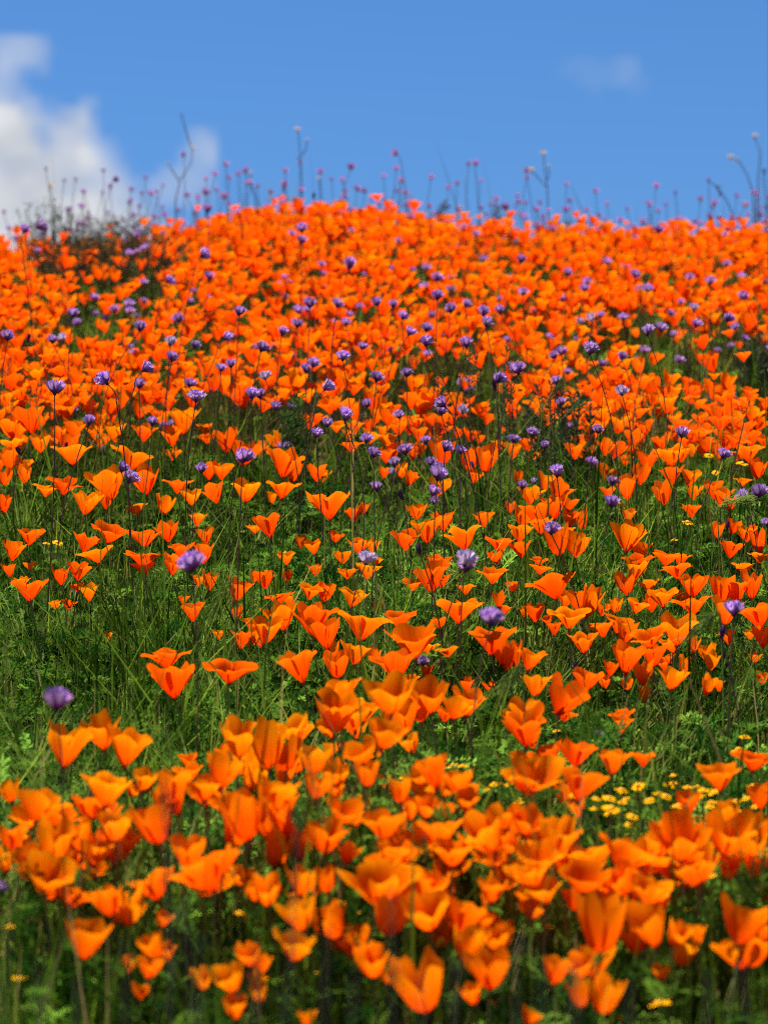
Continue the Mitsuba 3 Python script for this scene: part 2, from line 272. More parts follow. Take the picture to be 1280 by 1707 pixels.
PURPLES = '''A 443 55 68;755 62 50;810 85 36;845 75 36;93 215 36 b;330 190 28 b;512 210 26 b;612 290 60;648 335 80;995 295 66;1210 230 90;940 755 125;355 5 40
B 450 30 72;360 68 52;305 118 66;135 185 40;170 182 36;550 145 55;712 30 50;588 215 66;735 200 72;690 265 58;677 312 36 p;845 155 48;948 185 60;1020 205 50;868 265 56;910 290 70;910 318 90;885 405 60;888 458 44;603 385 66;725 435 40 b;815 705 50 b;555 735 85 p;1045 740 100 p;1258 152 40;1030 8 45 p;925 5 60;1080 285 22 b
C 18 150 44;105 115 54;172 180 48;290 85 34;433 102 50;405 262 46;230 310 76;62 380 50;122 360 32;505 358 44;505 460 76;205 590 82;848 115 70;1060 222 56;1150 430 72;1235 405 80;1265 565 40;1080 585 34 b
D 285 665 140
E 1165 255 120;1045 5 80;830 480 55
F 1107 215 98;1055 345 60 b;325 515 34 b
I 120 60 44 b;445 102 28;875 498 40 b
J 8 95 50
U 210 520 70 h;1017 657 68 r;575 290 36 r;908 168 32;1020 352 40;1028 435 46;928 368 30;980 375 28;1075 340 26;1110 372 40;885 445 28;962 457 28;1182 262 32;1215 250 28;808 322 22;775 352 22;722 280 24;640 405 28;690 425 26;765 475 32;417 352 24;508 358 22;375 292 22;318 297 20;512 248 18;227 238 16;18 452 18;120 535 55;75 585 36;330 540 32;340 445 34;415 425 24;700 585 24;805 430 22;535 455 24;1065 605 32;1210 490 26
V 475 228 38;378 290 24;448 347 28;505 335 36;693 160 36 l;742 355 30;700 347 22;770 370 20;745 420 30;690 422 26;1057 213 26;1093 208 34;1168 413 26;1243 425 42;1197 418 22;1122 432 28;1010 432 34 p;1185 465 24;560 430 22;620 490 28;690 515 32;620 415 24;515 495 26;292 378 30 b;125 375 24;143 330 30;230 530 66;232 590 46;60 620 36;172 500 30;400 645 26;470 700 58;350 575 26;790 690 36;685 735 34;1012 575 34;1050 580 34;1112 605 34;1198 570 36;1218 598 32;1187 665 30;1233 710 34;1180 607 28;1130 690 24;1025 675 24;628 650 24;555 645 22;1145 460 24;880 730 24
W 38 402 30;35 370 22;75 408 24;148 405 24;298 397 28;277 438 36;50 465 32 p;442 468 28;370 520 30;415 540 30;455 545 30;315 555 36;213 540 30;18 580 26;55 685 46;280 728 36;583 438 24;680 405 26;735 445 26;775 415 24;820 360 24 b;662 495 30;735 540 44;830 545 34;832 590 34;885 585 26;860 490 22;915 500 26;605 625 34;655 600 24;660 555 26;520 555 26;585 540 24;985 298 24 b;1007 423 26;988 470 30;1037 480 30;1125 370 24;1165 415 36 p;1160 488 24;1228 378 24;1240 465 32;1230 510 28;1205 565 40;1040 530 26;1075 550 26;910 690 30;1190 690 34;1222 685 30;960 535 22;1270 515 26;720 600 28;1100 565 26
X 35 350 64;140 372 34 b;258 368 52;305 362 48 p;360 240 58;380 285 40;270 148 28;467 160 42;567 222 42;475 243 32;712 178 34;845 75 52 r;1040 55 46;960 133 36;1020 160 38;945 180 30;695 303 62;678 255 28;880 265 46;1190 228 64;1128 358 50 r;970 395 48;845 378 56 p;855 455 56;650 405 30;1030 270 30;1265 410 36;1035 505 32;1095 508 48;1145 492 50;730 510 70 r;505 565 90 l;690 590 55;272 605 92;968 648 82;1250 635 76;940 585 46;535 672 28;355 715 40;1055 620 28;525 262 30
Y 145 60 32;118 95 32;168 95 40;340 110 28;388 60 30;338 45 30;470 5 50;540 50 30;685 22 34;738 40 32;785 28 32;903 60 46;748 97 40;905 150 68;968 120 40;975 60 36;1195 92 34;1258 60 30;215 222 44;205 290 46;270 188 60;410 190 52;470 245 36;452 285 42;388 290 34;405 320 32;605 182 52;683 195 48;735 252 48;970 215 56;880 248 36;1050 195 42;1135 228 60;1212 222 50;1150 282 66;1060 290 30;850 310 46;850 375 70;770 330 52;930 350 26;138 330 52;35 405 66;100 402 32;435 450 60;530 402 44;670 422 34;180 448 30;250 515 46;290 483 56;48 548 46 p;20 640 64;105 700 52;180 705 40;365 603 62 r;603 553 60;553 690 46;448 730 66;748 535 52;748 655 26;778 660 36;922 685 72 l;1048 385 60;1060 615 40;1050 580 36;1020 585 40 p;1028 716 50 p;1215 558 62;1190 605 40 b;1265 500 36;1250 372 34;710 735 36;1210 170 32;520 210 34;150 160 30
Z 35 510 80;225 573 48;250 680 48;550 622 60 p;400 412 80;458 490 38;512 458 36;558 452 42;630 468 28;838 470 40;685 322 70;750 308 56;810 347 36;925 290 50;1085 262 54;1115 308 40;1190 252 28;1155 150 50;1105 150 30;1215 103 36;1258 82 36;1145 108 28;1040 203 34 p;910 210 50 p;798 238 36;835 130 32;683 117 44;622 45 46;735 160 30;285 35 50;275 12 30;370 115 44;335 100 34;263 165 36;123 232 28;400 260 44 p;447 248 36;345 280 34 p;195 360 36;332 372 30;215 450 42;252 427 44;280 530 38;1028 425 34;1095 405 32;1165 365 34;915 625 34 p;1100 660 30'''
GOLDS = '''I 230 85 40;1165 115 60;1130 178 70;810 345 45;880 365 50;960 380 60;1020 385 50;635 360 75;552 380 75;735 395 55;690 430 55;570 425 45;490 420 70;500 470 90;490 495 50;605 510 60;590 550 50;835 460 80;1000 440 60;990 460 60;950 410 50;1205 360 65;1170 420 60;1215 460 50;1145 485 30;1250 675 70;750 600 40;940 715 36;930 515 60;1050 490 60;120 410 40;170 430 40;40 440 50;705 755 36
H 980 257 50;1030 260 50;1150 375 40;1185 350 50;1225 350 40;1260 350 40;970 470 50;1075 620 60;1080 660 40;525 90 35;735 320 40
C 555 480 64;610 505 50;880 568 62;815 655 40;1150 275 60;985 235 45;1020 320 40
A 285 668 56;230 672 35
B 150 720 45
K 520 225 40;1175 670 50
L 740 672 110;555 745 50;690 10 70;185 292 60;885 205 35;1210 35 55;1005 40 40;1070 155 30
J 50 290 70;85 545 55;115 550 40;1220 240 30
G 435 498 60
X 572 412 46'''


def rows(text):
    for line in text.split('\n'):
        t, rest = line.split(' ', 1)
        for e in rest.split(';'):
            w = e.split()
            num = [float(x) for x in w if x.lstrip('-').isdigit()]
            flag = ''.join(x for x in w if not x.lstrip('-').isdigit())
            yield [TILE[t][0] + num[0] / 2.977, TILE[t][1] + num[1] / 2.977, *[v / 2.977 for v in num[2:]], flag]


# ---------------------------------------------------------------- California poppies
flower_id = [0]


def petal(nu, nv, phi, R, H, a, b, half, curl, wave, ph, fid, round_=.28):
    u, v = np.linspace(-1, 1, nu), np.linspace(0, 1, nv) ** .85
    U, V = np.meshgrid(u, v)
    t = V * (1 - round_ * np.abs(U) ** 3.2)
    ang = phi + U * half * (1.04 - .12 * V)
    k = np.clip(t - .55, 0, 1) / .45
    r = R * (t ** a) * (1 + curl * .28 * k * k) + R * wave * .07 * np.cos(U * 4.2 + ph) * V ** 2
    z = H * (t ** b) - H * curl * .24 * k ** 2.5 + H * wave * .055 * np.sin(U * 5.3 + ph * 1.7) * V ** 2
    r = r + .0014
    vv = np.stack([r * np.cos(ang), r * np.sin(ang), z], -1).reshape(-1, 3)
    uv = np.stack([fid + .1 + .4 * (U + 1), V], -1).reshape(-1, 2)
    return vv, grid_faces(nu, nv), uv


def poppy_shape(W, H, lean, rnd, fine=True, tilt=None, round_=.28, pale=False):
    """The four petals of a poppy W wide and H tall (metres), its foot at the origin."""
    ratio = W / H
    R = W / 2 * 1.03
    if ratio < 1.0: a, b, curl = .62, 1.15, rnd.uniform(-.3, .15)
    elif ratio < 1.4: a, b, curl = .80, 1.0, rnd.uniform(-.1, .45)
    else: a, b, curl = .86, .92, rnd.uniform(.2, .9)
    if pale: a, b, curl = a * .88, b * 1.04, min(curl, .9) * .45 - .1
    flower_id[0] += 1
    fid = flower_id[0] + (60000 if pale else 0)  # pale numbers pick the painted sunlit tint of the near bank
    phi0 = rnd.uniform(0, 2 * math.pi)
    nu, nv = (11, 9) if fine else (5, 4)
    M = rot_to([math.sin(lean), rnd.uniform(-.24, .14) if tilt is None else tilt, 1.0])
    out = []
    for k in range(4):
        outer = k % 2 == 0
        Rk = R * (1.0 if outer else .92) * rnd.uniform(.88, 1.06)
        Hk = H * (.97 if outer else 1.03) * rnd.uniform(.86, 1.04)
        cv = curl + rnd.uniform(-.25, .35)
        v, f, uv = petal(nu, nv, phi0 + k * math.pi / 2 + rnd.uniform(-.12, .12), Rk, Hk, a * rnd.uniform(.93, 1.08), b, rnd.uniform(.86, 1.04), cv, rnd.uniform(.6, 1.9), rnd.uniform(0, 6.3), fid, round_ * rnd.uniform(.75, 1.3))
        out.append((v @ M.T, f, uv))
    return out, M


def stem_points(top, gx, gy, bow, n=6):
    foot = np.array([gx, gy, float(ground_z(gx, gy)) - .01])
    mid = (foot + top) / 2 + np.array([bow[0], bow[1], .02])
    return bez(foot, mid, top, n)


HAND = {('B', 370, 480): 'large orange poppy with one petal curled outward, standing alone above mid-picture grass',
        ('D', 860, 575): 'lower of two stacked orange funnel poppies alone in the green gap on the left',
        ('D', 825, 470): 'upper of two stacked orange funnel poppies alone in the green gap on the left',
        ('D', 1140, 530): 'flat-topped triangular orange poppy on a tan stem, right of the two stacked poppies',
        ('G', 330, 155): 'leftmost and largest of three orange poppies in a row above the near bank',
        ('G', 500, 100): 'middle of three orange poppies in a row above the near bank',
        ('G', 630, 165): 'rightmost of three orange poppies in a row above the near bank',
        ('K', 820, 590): 'tall red-orange cup poppy nearest the bottom edge, just left of centre',
        ('K', 1160, 510): 'round golden orange poppy right of the tall red-orange cup at the bottom edge',
        ('L', 475, 640): 'narrow golden orange cup poppy at the bottom edge, left of the large yellow daisy',
        ('J', 430, 360): 'round bowl-shaped poppy standing apart from others in the lower left corner',
        ('L', 1160, 280): 'broad orange poppy at the right edge low in the picture',
        ('E', 670, 660): 'left of two touching golden orange poppies crowning the near bank',
        ('E', 865, 665): 'right of two touching golden orange poppies crowning the near bank',
        ('L', 450, 280): 'tall open poppy showing its dark inner petals, low in the right half',
        ('E', 1010, 225): 'flat-rimmed orange funnel poppy crossed by two thin dark stems near the centre',
        ('I', 555, 45): 'small red-orange poppy alone in the grass right of the dark bud',
        ('I', 1040, 315): 'clean orange funnel poppy just above the yellow daisies on the right'}
hand = {(round(TILE[k[0]][0] + k[1] / 2.977, 3), round(TILE[k[0]][1] + k[2] / 2.977, 3)): v for k, v in HAND.items()}

digit = list(rows(POPPIES))
for px, py, w, h, flag in list(digit):
    if 'n' in flag and w > 40 and py < 1560:               # the bank stands several flowers deep
        for k in range(2 if w > 45 else 1):
            digit.append([px + rng.normal(0, w * .42), py + rng.uniform(.05, .65) * h, w * rng.uniform(.6, .9), h * rng.uniform(.6, .9), 'nx'])
digit.sort(key=lambda r: -r[2] * r[3])
drift_petals, drift_stems = [], []
placed = []
for n, (px, py, w, h, flag) in enumerate(digit):
    rnd = random.Random(1000 + n)
    ratio = w / h
    real = .047 if ratio < 1 else .050 if ratio < 1.4 else .054
    if 'n' in flag: real *= 1.06
    x, y, z = locate(px, py, real * F / w, .22 if 'n' not in flag else .24, .05, .07, .42, y_hi=(4.05 if 'n' in flag else 9.5), y_lo=(2.7 if 'n' in flag else 3.4))
    if 'x' in flag: y, x, z = y + .09, x * (y + .09) / y, Z0 + (z - Z0) * (y + .09) / y
    up = 1.08 if 'n' in flag else 1.20
    W, H = w / F * y * up, h / F * y * (up - (.14 if 'n' in flag else .08))
    W, H = min(max(W, .018), .078), min(max(H, .016), .062)
    lean = rnd.gauss(0, .16 if 'n' not in flag else .24)
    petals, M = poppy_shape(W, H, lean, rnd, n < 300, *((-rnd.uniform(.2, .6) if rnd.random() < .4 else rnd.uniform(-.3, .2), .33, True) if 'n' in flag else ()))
    foot = np.array([x, y, z]) - M @ np.array([0, 0, H * .52])
    gxx, gyy = x + rnd.gauss(0, .025), y + rnd.gauss(0, .025)
    stem = tube(stem_points(foot + M @ np.array([0, 0, .001]), gxx, gyy, (rnd.gauss(0, .015), rnd.gauss(0, .015))), .0016, .0012, 5 if n < 300 else 3)
    if n >= 300:
        drift_petals += [(v + foot, f, uv) for v, f, uv in petals]
        drift_stems.append(stem)
        continue
    key = numbered('poppy')
    for v, f, uv in petals:
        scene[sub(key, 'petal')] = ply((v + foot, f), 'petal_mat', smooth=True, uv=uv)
    scene[sub(key, 'stem')] = ply(stem, 'stem_mat', smooth=True)
    ax = M @ np.array([0, 0, 1.0])
    scene[sub(key, 'receptacle')] = ply(tube([foot - ax * .005, foot - ax * .001, foot + ax * .001], .0015, .0034, 6), 'receptacle_mat', smooth=True)
    sp = []
    for k in range(7):
        t = k * 2.4
        d = M @ np.array([.35 * math.cos(t), .35 * math.sin(t), 1.0])
        sp.append(tube([foot + d * .001, foot + d * H * rnd.uniform(.32, .45)], .0010, .0007, 3))
    put(sub(key, 'stamens'), sp, 'stamen_mat')
    tint = cell_rand(float(flower_id[0] + (60000 if 'n' in flag else 0)), 3., 1.)[0]
    tint = .55 + .45 * tint if 'n' in flag else tint
    tone = 'golden orange' if tint > .75 else 'red-orange' if tint < .25 else 'orange'
    size = 'large' if w > 62 else 'small' if w < 36 else ''
    form = 'cup-shaped' if ratio < 1.0 else 'funnel-shaped' if ratio < 1.4 else 'wide-open'
    said = hand.get((round(px, 3), round(py, 3)))
    label(key, ' '.join(f'{size} {form} {tone} poppy'.split()), px, py, 'poppy', 'orange poppies on the near half of the slope', said)
    placed.append((x, y))

# the far slope: poppies past the nearest few hundred
N = 16500
yy = np.sqrt(rng.uniform(6.2 ** 2, 14.9 ** 2, N))
xx = rng.uniform(-1, 1, N) * (.12 * yy * 1.12 + .75)
dens = np.clip((yy - 6.2) / .7, 0, 1) * (.12 + 1.6 * np.clip((meshkit.fbm(np.stack([xx * 2.6, yy * 1.5, 0 * xx], -1), 3, 12) - .30) * 3.4, 0, 1)) * .56
for gx_, gy_, rx, ry, k in ((-1.05, 11.2, .46, 1.7, .8), (.63, 8.7, .17, .35, .8), (.93, 7.9, .16, .55, .8), (1.0, 7.1, .14, .4, .6), (-.62, 8.4, .2, .25, .6), (.0, 10.4, .2, .35, .7), (-.33, 9.3, .16, .3, .7), (.45, 11.3, .25, .3, .6), (1.05, 10.2, .2, .4, .6),
                           (-.16, 7.2, .2, .3, .7), (.25, 7.9, .12, .3, .5), (-.8, 9.6, .2, .3, .5)):
    dens *= 1 - k * np.exp(-(((xx - gx_) / rx) ** 2 + ((yy - gy_) / ry) ** 2) ** 2)          # where herbs and bare earth break the bloom
keep = rng.random(N) < dens
yo = rng.uniform(2.6, 6.6, 330)                          # the same bloom goes on to both sides of the frame
xo = np.sign(rng.uniform(-1, 1, 330)) * (.1215 * yo + .06 + rng.uniform(0, .75, 330))
for x, y in zip(np.concatenate([xx[keep], xo]), np.concatenate([yy[keep], yo])):
    rnd = random.Random(int((x * 9973 + y * 7919) * 1000))
    W = min(max(rnd.gauss(.0385, .007), .022), .056)
    H = W / min(max(rnd.gauss(1.22, .2), .95), 1.8)
    petals, M = poppy_shape(W, H, rnd.gauss(0, .2), rnd, False)
    hgt = min(max(rnd.gauss(.20, .042), .08), .34)
    foot = np.array([x, y, float(ground_z(x, y)) + hgt - H * .5])
    drift_petals += [(v + foot, f, uv) for v, f, uv in petals]
    drift_stems.append(tube(stem_points(foot, x + rnd.gauss(0, .02), y + rnd.gauss(0, .02), (0, 0), 4), .0016, .0013, 3))
put('poppy_drift__blossom', drift_petals, 'petal_mat')
put('poppy_drift__stem', drift_stems, 'stem_mat')
labels['poppy_drift'] = {'label': 'mass of orange poppies covering the upper slope to the ridge', 'category': 'poppies', 'kind': 'stuff'}

# ---------------------------------------------------------------- purple wild hyacinths
def floret(R, L, fid, ang=12, open_=1.0, rings=5):
    """One bell with six lobes along z, its foot at the origin."""
    v = np.linspace(0, 1, rings)
    w = np.arange(ang) * 2 * np.pi / ang
    prof = np.interp(v, [0, .25, .55, .8, 1.0], [.25, .62, .80, .88, 1.0 * open_])
    lobe = np.where(np.arange(ang) % 2 == 0, 1.0, .74)
    r = R * prof[:, None] * np.where(v[:, None] > .7, lobe[None], 1.0)
    z = L * v[:, None] * np.where(v[:, None] > .9, np.where(np.arange(ang) % 2 == 0, 1.0, .84)[None], 1.0)
    vv = np.stack([r * np.cos(w), r * np.sin(w), z + 0 * r], -1).reshape(-1, 3)
    i, j = np.meshgrid(np.arange(rings - 1), np.arange(ang), indexing='ij')
    q = np.stack([i * ang + j, i * ang + (j + 1) % ang, (i + 1) * ang + (j + 1) % ang, (i + 1) * ang + j], -1).reshape(-1, 4)
    f = np.vstack([q[:, [0, 1, 2]], q[:, [0, 2, 3]]])
    uv = np.stack([np.full(vv.shape[0], fid + .5), np.repeat(v, ang)], -1)
    return vv, f, uv


purples = sorted(rows(PURPLES), key=lambda r: -r[2])
far_heads, far_stems = [], []
for n, (px, py, w, flag) in enumerate(purples):
    rnd = random.Random(5000 + n)
    blur = 1.0 if py > 500 else 2.0
    wr = max(w - blur, 5.5)
    real = .029 if 'b' not in flag else .017
    ridge = py < 400
    tall = w > 14 and 370 < py < 760
    x, y, z = locate(px, py, real * (.93 if tall else 1) * F / wr, .47 if tall else .36, .10, .14, .78, y_lo=2.9, y_hi=14.3, size_sd=.2)
    W = min(max(wr / F * y * (1.38 if w < 16 else 1.2 if w < 21 else 1.06), .015), .046)
    lean = {'l': -.75, 'r': .75, 'h': 1.0}.get(flag, rnd.gauss(0, .16))
    ax = np.array([math.sin(lean), rnd.gauss(0, .15), math.cos(lean)])
    M = rot_to(ax)
    Hh = W * (.86 if 'b' not in flag else 1.1)
    base = np.array([x, y, z]) - M @ np.array([0, 0, Hh * .5])
    gxx, gyy = x + rnd.gauss(0, .03) - .06 * (flag == 'r') + .06 * (flag == 'l'), y + rnd.gauss(0, .03)
    if flag == 'h':
        s = lambda a, b: np.array([(a - CX) / F * y, y, Z0 + (CY - b) / F * y])
        pts = [s(64, 640), s(58, 590), s(50, 520), s(42, 455), s(35.5, 405), s(37, 388), s(45, 379), s(56, 374), base]
        pts = [np.array([pts[0][0] + .01, y, float(ground_z(pts[0][0], y)) - .01])] + pts
    elif flag in ('l', 'r'):
        hook = base - M @ np.array([0, 0, .022])
        foot = np.array([gxx, gyy, float(ground_z(gxx, gyy)) - .01])
        pts = np.vstack([bez(foot, (foot + hook) / 2 + [(-.02 if flag == 'r' else .02), 0, .05], hook - [0, 0, .012], 6), bez(hook - [0, 0, .005], hook + [0, 0, .003], base, 4)])
    else:
        pts = stem_points(base, gxx, gyy, (rnd.gauss(0, .06), 0), 9)
    detail = n < 120 and 'b' not in flag
    stem = tube(pts, .0013 if y < 9 else .0017, .0009 if y < 9 else .0013, 5 if detail else 4)
    mat = 'pale_mat' if 'p' in flag else 'dark_purple_mat' if 'b' in flag else 'purple_mat'
    fl = []
    nf = (9 if w > 26 else 7) if 'b' not in flag else 5
    for k in range(nf):
        flower_id[0] += 1
        pol = math.radians(12 if k == 0 else rnd.uniform(28, 54) if k > 4 else rnd.uniform(14, 30))
        if 'b' in flag: pol *= .4
        azi = k * 2.4 + rnd.uniform(-.3, .3)
        dirn = M @ np.array([math.sin(pol) * math.cos(azi), math.sin(pol) * math.sin(azi), math.cos(pol)])
        L = W * rnd.uniform(.62, .80) * (1 if 'b' not in flag else 1.5)
        v, f, uv = floret(W * rnd.uniform(.20, .26) * (1 if 'b' not in flag else .8), L, flower_id[0], 12 if detail else 8, rnd.uniform(.75, 1.05) if 'b' not in flag else .5, 5 if detail else 4)
        fl.append((v @ rot_to(dirn).T + base + dirn * W * .06, f, uv))
    if n >= 300:
        far_heads += fl
        far_stems.append(stem)
        continue
    key = numbered('wild_hyacinth')
    if detail:
        for v, f, uv in fl:
            scene[sub(key, 'floret')] = ply((v, f), mat, smooth=True, uv=uv)
        a0 = M @ np.array([0, 0, 1.0])
        scene[sub(key, 'bract')] = ply(tube([base - a0 * W * .06, base + a0 * W * .10, base + a0 * W * .22], W * .07, W * .20, 7), 'dark_purple_mat', smooth=True)
    else:
        put(sub(key, 'flower_head'), fl, mat)
    scene[sub(key, 'stem')] = ply(stem, 'dark_stem_mat', smooth=True)
    look = 'dark closed bud' if 'b' in flag else 'pale lilac flower head' if 'p' in flag else \
        ('nodding purple flower head on a hooked stem' if flag == 'h' else 'purple flower head nodding left' if flag == 'l' else 'purple flower head nodding right' if flag == 'r' else
         'large purple flower head' if w > 27 else 'small purple flower head' if w < 12 else 'purple flower head')
    if py < 335: look += ' against the sky'
    label(key, look, px, py, 'purple flower', 'purple flower heads on thin tall stems')
for k in range(210):                                     # the fringe of heads along the ridge
    y = rng.uniform(12.3, 13.7) if k < 150 else rng.uniform(7.5, 12.5)
    x = (rng.uniform(-1, 1) if k % 3 else (-.62, -.25, .1, .55, .8, .93)[(k // 3) % 6] + rng.normal(0, .05)) * .13 * y
    h = (.23 + .25 * rng.random() ** 2) if k < 150 else rng.uniform(.24, .34)
    W = rng.uniform(.022, .034)
    top = np.array([x, y, float(ground_z(x, y)) + h])
    for q in range(5):
        flower_id[0] += 1
        d = np.array([.5 * math.cos(q * 1.26), .5 * math.sin(q * 1.26), .8])
        v, f, uv = floret(W * .26, W * .65, flower_id[0], 6, 1.0, 3)
        far_heads.append((v @ rot_to(d).T + top, f, uv))
    far_stems.append(tube(stem_points(top, x + rng.normal(0, .04), y, (rng.normal(0, .02), 0), 4), .0017, .0013, 3))
if far_heads:
    put('purple_flower_haze__blossom', far_heads, 'purple_mat')
    put('purple_flower_haze__stem', far_stems, 'dark_stem_mat')
    labels['purple_flower_haze'] = {'label': 'tiny purple flowers scattered over the ridge', 'category': 'purple flowers', 'kind': 'stuff'}

# ---------------------------------------------------------------- small yellow daisies
golds = list(rows(GOLDS))
for k in range(34):
    golds.append([rng.uniform(860, 1280), rng.normal(1345, 45), rng.uniform(13, 22), ''] if k < 24 else [rng.uniform(20, 1250), rng.uniform(1400, 1680), rng.uniform(14, 22), ''])
for n, (px, py, w, flag) in enumerate(sorted(golds, key=lambda r: -r[2])):
    rnd = random.Random(9000 + n)
    x, y, z = locate(px, py, .0165 * F / w, .17, .05, .05, .34, y_lo=2.7, y_hi=9)
    W = min(max(w / F * y * 1.05, .008), .025)
    M = rot_to([rnd.gauss(0, .2), rnd.gauss(-.22, .2), 1])
    c = np.array([x, y, z])
    nr = 10
    w_ = np.arange(nr * 4) * 2 * np.pi / (nr * 4)
    edge = np.where(np.arange(nr * 4) % 4 == 0, .62, 1.0) * (1 + .06 * np.sin(np.arange(nr * 4) * 1.7))
    ring0 = np.stack([W * .14 * np.cos(w_), W * .14 * np.sin(w_), 0 * w_], -1)
    ring1 = np.stack([W * .5 * edge * np.cos(w_), W * .5 * edge * np.sin(w_), W * .05 * np.sin(w_ * 3 + n) - W * .03], -1)
    m = nr * 4
    k = np.arange(m)
    f = np.vstack([np.stack([k, (k + 1) % m, (k + 1) % m + m], 1), np.stack([k, (k + 1) % m + m, k + m], 1)])
    key = numbered('yellow_daisy')
    scene[sub(key, 'petal_ring')] = ply((np.vstack([ring0, ring1]) @ M.T + c, f), 'yellow_mat')
    import trimesh
    dome = trimesh.creation.icosphere(1, 1.0)
    scene[sub(key, 'disc')] = ply((dome.vertices * [W * .22, W * .22, W * .16] @ M.T + c, dome.faces), 'disc_mat', smooth=True)
    scene[sub(key, 'stem')] = ply(tube(stem_points(c - M @ np.array([0, 0, W * .1]), x + rnd.gauss(0, .012), y + rnd.gauss(0, .012), (0, 0), 4), .0010, .0008, 4), 'stem_mat', smooth=True)
    label(key, 'largest yellow daisy' if n == 0 else 'small yellow daisy', px, py, 'daisy', 'small yellow daisies in the grass')

# ---------------------------------------------------------------- grass, foliage
def in_view(n, y0, y1, side):
    y = np.sqrt(rng.uniform(y0 ** 2, y1 ** 2, n))
    return rng.uniform(-1, 1, n) * (.12 * y * 1.1 + side + .35), y


def blades(n, y0, y1, side, hmean, wmean, lean=.35, clump=0):
    x, y = in_view(n, y0, y1, side)
    if clump:
        cx, cy = in_view(clump, y0, y1, side)
        k = rng.integers(0, clump, n)
        x = np.where(rng.random(n) < .6, cx[k] + rng.normal(0, .022, n), x)
        y = np.where(rng.random(n) < .6, cy[k] + rng.normal(0, .022, n), y)
    patch = meshkit.fbm(np.stack([x * 3.1, y * 2.2, 0 * x], -1), 3, 30)
    h = hmean * np.exp(rng.normal(0, .32, n)) * (.55 + .9 * patch)
    a, l = rng.uniform(0, 2 * np.pi, n), np.abs(rng.normal(0, lean, n)) * h
    d = np.stack([np.cos(a), np.sin(a), 0 * a], -1)
    fa = rng.uniform(0, 2 * np.pi, n)
    s = np.stack([np.cos(fa), np.sin(fa), 0 * a], -1) * (wmean * np.exp(rng.normal(0, .3, n)))[:, None] / 2
    b = np.stack([x, y, ground_z(x, y) - .01], -1)
    up = np.array([0, 0, 1.0])
    m1 = b + d * (l * .25)[:, None] + up * (h * .55)[:, None]
    tip = b + d * l[:, None] + up * (h * (1 - .12 * (l / h) ** 2))[:, None]
    v = np.stack([b - s * .7, b + s * .7, m1 - s, m1 + s, tip], 1).reshape(-1, 3)
    k = np.arange(n) * 5
    f = np.stack([np.stack([k, k + 1, k + 3], 1), np.stack([k, k + 3, k + 2], 1), np.stack([k + 2, k + 3, k + 4], 1)], 1).reshape(-1, 3)
    uv = np.stack([np.repeat(np.arange(n) + .5, 5), np.tile([0, 0, .55, .55, 1.0], n)], -1)
    return v, f, uv


def tufts(n, y0, y1, side):
    x, y = in_view(n, y0, y1, side)
    k = np.repeat(np.arange(n), 16)
    m = len(k)
    a = rng.uniform(0, 2 * np.pi, n)[k] + rng.normal(0, .9, m)
    h = rng.uniform(.09, .17, n)[k] * rng.uniform(.7, 1.1, m)
    d = np.stack([np.cos(a), np.sin(a), 0 * a], -1) * (rng.uniform(.15, .75, m) * h)[:, None]
    b = np.stack([x[k], y[k], ground_z(x, y)[k] + .01], -1) + rng.normal(0, .004, (m, 3))
    fa = rng.uniform(0, 2 * np.pi, m)
    s = np.stack([np.cos(fa), np.sin(fa), 0 * fa], -1) * .0015
    up = np.array([0, 0, 1.0])
    m1, tip = b + d * .35 + up * (h * .6)[:, None], b + d + up * h[:, None]
    v = np.stack([b - s * .7, b + s * .7, m1 - s, m1 + s, tip], 1).reshape(-1, 3)
    q = np.arange(m) * 5
    f = np.stack([np.stack([q, q + 1, q + 3], 1), np.stack([q, q + 3, q + 2], 1), np.stack([q + 2, q + 3, q + 4], 1)], 1).reshape(-1, 3)
    return v, f, np.stack([np.repeat(k + .5, 5), np.tile([0, 0, .55, .55, 1.0], m)], -1)


put('grass__tuft', [tufts(600, 2.7, 6.8, .3)], 'awn_mat', smooth=False)
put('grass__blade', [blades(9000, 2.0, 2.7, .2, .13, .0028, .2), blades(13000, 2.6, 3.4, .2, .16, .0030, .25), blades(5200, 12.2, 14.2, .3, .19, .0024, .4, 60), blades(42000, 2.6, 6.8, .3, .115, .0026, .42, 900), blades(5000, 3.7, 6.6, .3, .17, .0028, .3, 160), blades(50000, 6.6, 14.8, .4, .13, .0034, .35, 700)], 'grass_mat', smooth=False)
xs, ys = in_view(420, 2.7, 7.5, .3)                     # dry stalks of last year
sticks = []
for x, y in zip(xs, ys):
    b = np.array([x, y, float(ground_z(x, y)) + rng.uniform(0, .04)])
    d = np.array([rng.normal(0, .5), rng.normal(0, .3), rng.uniform(.25, 1.0)])
    d *= rng.uniform(.07, .22) / np.linalg.norm(d)
    sticks.append(tube(bez(b, b + d * .5 + rng.normal(0, .012, 3), b + d, 4), .0012, .0007, 3))
thin('straw_mat', (0.36, 0.27, 0.13), .2, .5)
put('dry_straw__stalk', sticks, 'straw_mat')
labels['dry_straw'] = {'label': 'dry straw stalks lying and leaning in the green grass', 'category': 'straw', 'kind': 'stuff'}
labels['grass'] = {'label': 'fine green grass growing between the flowers', 'category': 'grass', 'kind': 'stuff'}


